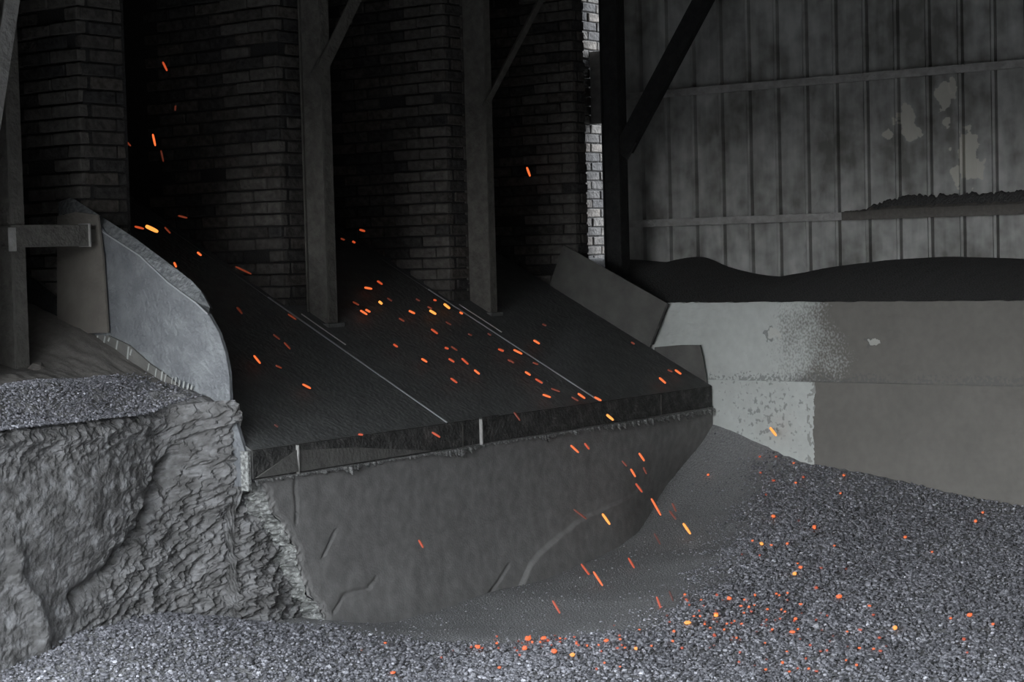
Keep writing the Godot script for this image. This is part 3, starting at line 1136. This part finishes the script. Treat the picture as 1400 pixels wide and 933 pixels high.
func scatter(mesh: Mesh, spots: Array, called: String, label: String) -> MultiMeshInstance3D:
	var mm := MultiMesh.new()
	mm.transform_format = MultiMesh.TRANSFORM_3D
	mm.use_colors = true
	mm.mesh = mesh
	mm.instance_count = spots.size()
	for i in spots.size():
		mm.set_instance_transform(i, spots[i][0])
		mm.set_instance_color(i, spots[i][1])
	var o := MultiMeshInstance3D.new()
	o.multimesh = mm
	o.material_override = M.stone
	o.name = numbered(called)
	add_child(o)
	tag(o, label, "gravel", "", "stuff")
	return o


func turned(s: float) -> Basis:
	var q := Basis(Quaternion(Vector3(rng.randf_range(-1, 1), rng.randf_range(-1, 1), rng.randf_range(-1, 1)).normalized(), rng.randf() * TAU))
	return q.scaled(Vector3(s * rng.randf_range(0.8, 1.3), s * rng.randf_range(0.6, 0.95), s * rng.randf_range(0.8, 1.3)))


func stone_color() -> Color:
	var k := rng.randf()
	var g := 0.09 + 0.21 * k * k
	if k > 0.965:
		g = rng.randf_range(0.25, 0.5)
	return Color(g, g * 1.0, g * 1.08)


func gravel():
	var spots := []
	var tries := 0
	while spots.size() < 80000 and tries < 400000:
		tries += 1
		var x := rng.randf_range(4.9, 11.1)
		var z := rng.randf_range(-7.05, -2.6)
		if z < -6.6 and x > 7.0:
			continue
		if z > -0.4 * x + 0.5:
			continue
		var c := coarse(x, z)
		if rng.randf() > 0.05 + 0.95 * c:
			continue
		var s := rng.randf_range(0.0042, 0.0085) + 0.007 * pow(rng.randf(), 4.0)
		s *= 0.6 + 0.4 * c
		spots.append([Transform3D(turned(s), Vector3(x, ground(x, z) + s * 0.25 + 0.006 * c, z)), stone_color()])
	scatter(stone_mesh(101), spots, "loose_gravel", "countless small grey coke stones strewn over the ground")
	# shelf on the clinker bank
	spots = []
	for i in 9000:
		var x := rng.randf_range(4.6, 6.62)
		var z := rng.randf_range(-7.34, -6.93)
		if x > 6.25 and rng.randf() < (x - 6.25) / 0.4:
			continue
		var s := rng.randf_range(0.004, 0.009)
		spots.append([Transform3D(turned(s), Vector3(x, bank_top(x, z) + s * 0.2, z)), stone_color()])
	scatter(stone_mesh(102), spots, "shelf_gravel", "layer of fine grey gravel on top of the clinker bank")
	# the largest lumps, one by one
	var meshes := []
	for i in 6:
		meshes.append(stone_mesh(110 + i))
	var n := 0
	while n < 290:
		var x := rng.randf_range(5.2, 9.6)
		var z := rng.randf_range(-6.9, -3.0)
		if z < -0.95 * x - 0.2 or z > -0.42 * x:
			if not (x < 6.9 and z < -6.0 and z > -6.85):
				continue
		var near := Vector2(x, z).length()
		if coarse(x, z) < 0.5 or near > 9.4:
			continue
		var s := rng.randf_range(0.011, 0.019)
		var tone := rng.randi() % 4
		var o := inst(meshes[rng.randi() % 6], "coke_lump", M.lumps[tone], null, Transform3D(turned(s), Vector3(x, ground(x, z) + s * 0.45, z)))
		tag(o, LUMP_WORDS[tone] + " lying among the loose gravel", "coke lump", LUMP_WORDS[tone] + "s on the ground")
		n += 1


const LUMP_WORDS := ["black angular coke lump", "dark grey angular coke lump", "mid grey angular coke lump", "pale grey angular clinker lump"]


func on_ground(px: float, py: float) -> Vector3:
	var d := ray(px, py)
	var t := 3.0
	while t < 16.0:
		var p := EYE + d * t
		if p.y < ground(p.x, p.z):
			return p
		t += 0.01
	return EYE + d * t


func embers():
	var meshes := []
	for i in 5:
		meshes.append(stone_mesh(130 + i))
	# x, y, width as read in two enlarged views
	var a := [[247, 173, 6], [303, 173, 8], [250, 228, 5], [295, 255, 9], [397, 243, 5], [370, 262, 6], [534, 237, 8], [523, 299, 6], [293, 379, 12], [434, 418, 14], [222, 462, 8], [253, 474, 13], [247, 512, 5], [502, 479, 5], [744, 451, 11], [836, 501, 9], [1010, 365, 9], [985, 395, 10], [377, 540, 7], [387, 554, 10], [366, 576, 13], [457, 556, 8], [440, 625, 10], [519, 657, 16], [623, 687, 9], [100, 648, 5], [142, 662, 14], [183, 687, 9], [195, 665, 8], [231, 650, 8], [98, 718, 16], [78, 763, 8], [93, 790, 9], [125, 768, 6], [135, 748, 6], [150, 803, 7], [270, 735, 9], [290, 768, 8], [300, 735, 6], [237, 775, 6], [388, 681, 10], [391, 712, 7], [370, 732, 10], [359, 779, 15], [385, 800, 7], [420, 822, 6], [460, 770, 5], [488, 808, 7], [590, 770, 10], [588, 833, 10], [548, 827, 6], [710, 765, 15], [656, 797, 9], [637, 835, 8], [661, 843, 11], [679, 825, 7], [900, 730, 9], [965, 719, 14], [1045, 750, 10], [945, 803, 12], [957, 848, 8], [543, 874, 8], [578, 891, 8], [325, 884, 12], [270, 871, 7], [268, 906, 9], [415, 904, 10], [441, 912, 9], [377, 902, 6], [405, 868, 5], [455, 843, 5], [210, 690, 8], [218, 706, 7], [150, 745, 6], [180, 803, 6], [265, 742, 7], [285, 775, 6], [498, 790, 5], [270, 755, 5], [55, 686, 5], [205, 668, 6], [176, 880, 9], [230, 892, 5], [340, 912, 6]]
	var b := [[296, 246, 8], [590, 260, 16], [652, 247, 9], [750, 235, 18], [800, 233, 16], [815, 238, 10], [740, 265, 14], [725, 285, 8], [835, 275, 14], [893, 285, 14], [905, 248, 6], [950, 262, 6], [1000, 240, 12], [1043, 222, 6], [1107, 203, 6], [1095, 265, 12], [1060, 262, 8], [1260, 184, 16], [1217, 209, 8], [1213, 240, 8], [1243, 262, 8], [1353, 92, 6], [1390, 105, 8], [1350, 160, 14], [1345, 222, 10], [1333, 200, 6], [1300, 160, 6], [1280, 160, 5], [1195, 158, 5], [320, 343, 12], [512, 270, 6], [475, 292, 5], [660, 325, 8], [995, 310, 8], [1045, 322, 6], [970, 330, 8], [935, 252, 4], [870, 232, 6], [570, 258, 7], [605, 262, 7], [758, 225, 8], [765, 243, 7], [790, 243, 7], [720, 240, 5]]
	var list := []
	for e in a:
		list.append([940.0 + e[0] / 2.502, 560.0 + e[1] / 2.502, e[2] / 2.502])
	for e in b:
		list.append([400.0 + e[0] / 2.333, 780.0 + e[1] / 2.333, e[2] / 2.333])
	# many more small ones around the thickest clusters
	var r := RandomNumberGenerator.new()
	r.seed = 404
	for c in [[740.0, 886.0, 75.0, 7.0, 26], [975.0, 850.0, 45.0, 20.0, 26], [1085.0, 862.0, 50.0, 28.0, 22], [1060.0, 700.0, 40.0, 45.0, 8]]:
		for i in c[4]:
			list.append([r.randfn(c[0], c[2]), minf(r.randfn(c[1], c[3]), 925.0), r.randf_range(1.8, 3.4)])
	for e in list:
		var p := on_ground(e[0], e[1])
		var depth := (p - EYE).dot(FW)
		var s: float = maxf(e[2], 2.8) * 0.5 * depth / F * 1.25
		var hot := 2 + (1 if rng.randf() < 0.55 else 0)
		if e[2] > 5.0:
			hot = 3 + (1 if rng.randf() < 0.35 else 0)
		if e[2] < 3.0 and rng.randf() < 0.4:
			hot = 1
		var o := inst(meshes[rng.randi() % 5], "glowing_ember", M.glow[hot], null, Transform3D(turned(s), p + Vector3(0, 0.018 + s * 0.5, 0)))
		if e[2] > 5.0:
			var big: String = "large orange glowing ember lump" if hot == 3 else "large yellow-hot ember lump"
			tag(o, big + " on the breeze pile", "ember", big + "s on the pile")
		elif e[0] > 1000.0 and e[1] < 770.0:
			tag(o, "small glowing ember on the breeze slope below the concrete wall", "ember", "embers on the slope below the wall")
		else:
			var tone: String = ["", "small dull red ember", "small red-orange ember", "small bright orange ember", "small yellow-hot ember"][hot]
			tag(o, tone + " among the loose gravel", "ember", tone + "s among the gravel")


func sliver_mesh() -> ArrayMesh:
	# six-sided splinter, unit length along y
	var st := begin()
	var rings := [[-0.5, 0.30], [-0.38, 0.46], [0.0, 0.5], [0.36, 0.44], [0.5, 0.26]]
	for k in rings.size() - 1:
		for i in 6:
			var q := []
			for e in [[k, i], [k, i + 1], [k + 1, i + 1], [k + 1, i]]:
				var an: float = e[1] * TAU / 6.0
				q.append(Vector3(cos(an) * rings[e[0]][1], rings[e[0]][0], sin(an) * rings[e[0]][1]))
			quad(st, q[0], q[1], q[2], q[3], Vector3.ZERO)
	for k in [0, rings.size() - 1]:
		for i in 6:
			var y: float = rings[k][0]
			var rr: float = rings[k][1]
			tri(st, Vector3(0, y, 0), Vector3(cos(i * TAU / 6.0) * rr, y, sin(i * TAU / 6.0) * rr), Vector3(cos((i + 1) * TAU / 6.0) * rr, y, sin((i + 1) * TAU / 6.0) * rr), Vector3.ZERO)
	return finish(st)


func sparks():
	var mesh := sliver_mesh()
	# both ends in enlarged views, then brightness 0..4; where: s on the chute plates, f falling in front, v in the dark openings, w by the wall
	var views := {"p": [300.0, 370.0, 3.01], "q": [640.0, 370.0, 3.01], "r": [640.0, 540.0, 2.915], "u": [0.0, 0.0, 3.331], "c": [0.0, 240.0, 2.914], "m": [230.0, 200.0, 3.332], "n": [0.0, 0.0, 1.0]}
	var list := [
		["p", "s", 140, 348, 170, 385, 3], ["p", "s", 340, 467, 378, 487, 3], ["p", "s", 230, 390, 258, 403, 1], ["p", "s", 265, 295, 293, 325, 1], ["p", "s", 220, 262, 250, 285, 0], ["p", "s", 280, 178, 318, 203, 1], ["p", "s", 70, 150, 95, 180, 0], ["p", "s", 225, 633, 242, 646, 0],
		["p", "s", 595, 70, 630, 76, 3], ["p", "s", 648, 42, 672, 58, 2], ["p", "s", 655, 126, 671, 139, 4], ["p", "s", 578, 163, 610, 183, 3], ["p", "s", 600, 160, 622, 172, 3], ["p", "s", 548, 128, 575, 143, 1], ["p", "s", 778, 165, 806, 178, 3], ["p", "s", 863, 163, 893, 181, 4], ["p", "s", 922, 136, 950, 158, 4], ["p", "s", 880, 120, 894, 124, 2], ["p", "s", 856, 148, 875, 158, 1], ["p", "s", 988, 171, 1002, 179, 3], ["p", "s", 738, 196, 762, 210, 1], ["p", "s", 870, 240, 900, 262, 2], ["p", "s", 690, 112, 711, 127, 0], ["p", "s", 808, 116, 826, 126, 0], ["p", "s", 830, 362, 856, 378, 3], ["p", "s", 715, 303, 735, 316, 2], ["p", "s", 926, 317, 944, 323, 2], ["p", "s", 952, 312, 980, 330, 1], ["p", "s", 942, 362, 968, 378, 2], ["p", "s", 995, 360, 1026, 388, 2], ["p", "s", 1047, 408, 1072, 428, 3], ["p", "s", 950, 442, 980, 464, 2], ["p", "s", 1147, 323, 1170, 333, 2], ["p", "s", 1186, 366, 1200, 376, 1], ["p", "s", 873, 665, 910, 688, 2], ["p", "s", 570, 674, 592, 677, 2], ["p", "s", 930, 210, 955, 225, 0], ["p", "s", 1022, 260, 1040, 268, 0],
		["q", "s", 268, 286, 296, 303, 3], ["q", "s", 185, 325, 225, 345, 3], ["q", "s", 122, 323, 148, 332, 2], ["q", "s", 170, 368, 190, 382, 1], ["q", "s", 233, 416, 258, 432, 3], ["q", "s", 275, 445, 308, 465, 2], ["q", "s", 305, 510, 342, 523, 3], ["q", "s", 450, 505, 483, 528, 3], ["q", "s", 518, 520, 550, 537, 3], ["q", "f", 568, 592, 600, 618, 4], ["q", "s", 425, 520, 455, 538, 1], ["q", "s", 340, 485, 380, 500, 1], ["q", "s", 265, 378, 290, 388, 1], ["q", "s", 305, 220, 322, 228, 0], ["q", "s", 670, 294, 686, 304, 1], ["q", "s", 785, 440, 815, 466, 3], ["q", "s", 850, 408, 878, 428, 3], ["q", "s", 820, 408, 842, 418, 1], ["q", "f", 188, 582, 215, 620, 1], ["q", "s", 80, 258, 95, 268, 0],
		["q", "f", 420, 718, 457, 752, 3], ["q", "f", 478, 710, 500, 738, 2], ["q", "f", 702, 750, 727, 787, 3], ["q", "f", 668, 815, 690, 852, 3], ["q", "f", 632, 783, 655, 808, 1], ["q", "f", 720, 808, 735, 840, 1], ["q", "f", 688, 875, 718, 915, 2],
		["r", "f", 533, 472, 567, 520, 4], ["r", "f", 855, 510, 888, 558, 4], ["r", "f", 728, 410, 770, 485, 3], ["r", "f", 418, 455, 475, 498, 1], ["r", "f", 448, 672, 490, 728, 2], ["r", "f", 497, 702, 538, 765, 3], ["r", "f", 637, 648, 664, 694, 2], ["r", "f", 335, 818, 368, 875, 2], ["r", "f", 750, 803, 768, 853, 2], ["r", "f", 800, 460, 830, 500, 1], ["r", "f", 812, 430, 830, 468, 1], ["r", "f", 740, 550, 768, 600, 0], ["r", "f", 800, 780, 818, 825, 0],
		["n", "w", 1052, 584, 1062, 597, 4], ["n", "f", 572, 738, 579, 750, 2],
		["u", "v", 740, 280, 762, 325, 2], ["u", "v", 695, 608, 708, 668, 3], ["u", "v", 570, 640, 597, 667, 1], ["u", "v", 565, 778, 575, 800, 3], ["u", "v", 732, 682, 745, 740, 0], ["u", "v", 800, 480, 797, 505, 0], ["u", "v", 385, 850, 398, 895, 0],
		["c", "v", 578, 200, 632, 226, 4], ["c", "v", 535, 203, 575, 213, 2], ["c", "v", 708, 160, 748, 170, 1], ["c", "v", 655, 205, 680, 232, 1], ["c", "v", 785, 305, 803, 320, 3], ["c", "v", 693, 345, 703, 367, 3], ["c", "v", 935, 362, 1005, 395, 1], ["c", "v", 945, 525, 965, 550, 0],
		["m", "v", 870, 380, 898, 388, 2], ["m", "v", 838, 433, 853, 441, 2], ["m", "v", 785, 420, 805, 428, 1],
		["n", "v", 720, 228, 725, 242, 3],
	]
	var words := {
		"s": ["sliding down the chute plates"],
		"f": ["falling in front of the apron"],
		"v": ["in the dark opening between the brick piers"],
		"w": ["in the air before the clean concrete patch"]}
	var n := Vector3(0, cos(SLOPE), sin(SLOPE))
	var lip := Vector3(0, YLIP, ZLIP)
	for e in list:
		var v: Array = views[e[0]]
		var pa := Vector2(v[0] + e[2] / v[2], v[1] + e[3] / v[2])
		var pb := Vector2(v[0] + e[4] / v[2], v[1] + e[5] / v[2])
		var mid := (pa + pb) * 0.5
		var c: Vector3
		if e[1] == "s":
			c = on_plane(mid.x, mid.y, lip + n * 0.045, n)
			if c.z > ZLIP + 0.04:
				c = on_z(mid.x, mid.y, ZLIP + 0.08)
		elif e[1] == "f":
			c = on_z(mid.x, mid.y, -6.36)
			if c.y < ground(c.x, c.z) + 0.06:
				c = on_ground(mid.x, mid.y) - ray(mid.x, mid.y) * 0.25
		elif e[1] == "v":
			c = on_z(mid.x, mid.y, -8.05)
			if c.y < chute_y(c.z) + 0.03:
				c = on_plane(mid.x, mid.y, lip + n * 0.045, n)
		else:
			c = on_x(mid.x, mid.y, 11.02)
		var depth := (c - EYE).dot(FW)
		var dir := (pb - pa)
		var along := (R * dir.x - U * dir.y).normalized()
		var l := dir.length() * depth / F * 0.9
		var wd := (3.6 if e[6] == 4 else (3.0 if e[6] >= 2 else 2.6)) * depth / F
		if e[0] == "c" and e[6] == 4:
			wd *= 1.5
		l = maxf(l, wd * 1.4)
		var side := along.cross(FW).normalized()
		var o := inst(mesh, "ember_splinter", M.glow[e[6]], null, Transform3D(Basis(side * wd, along * l, side.cross(along) * wd), c))
		var tone: String = ["faint dull red", "dim red", "red-orange", "bright orange", "brilliant yellow-orange"][e[6]]
		var place: String = words[e[1]][0]
		if e[1] == "s":
			place = ["sliding down the chute plate beside the tall cheek plate", "sliding down the middle chute plate", "sliding down the chute plate beside the low cheek plate"][0 if c.x < 8.2 else (1 if c.x < 9.73 else 2)]
		elif e[1] == "v":
			place = "in the dark opening " + ["beside the tall cheek plate", "between the two grey steel posts", "beside the sooty post"][0 if mid.x < 430.0 else (1 if mid.x < 680.0 else 2)]
		tag(o, tone + " ember splinter " + place, "ember", tone + " splinters " + place)
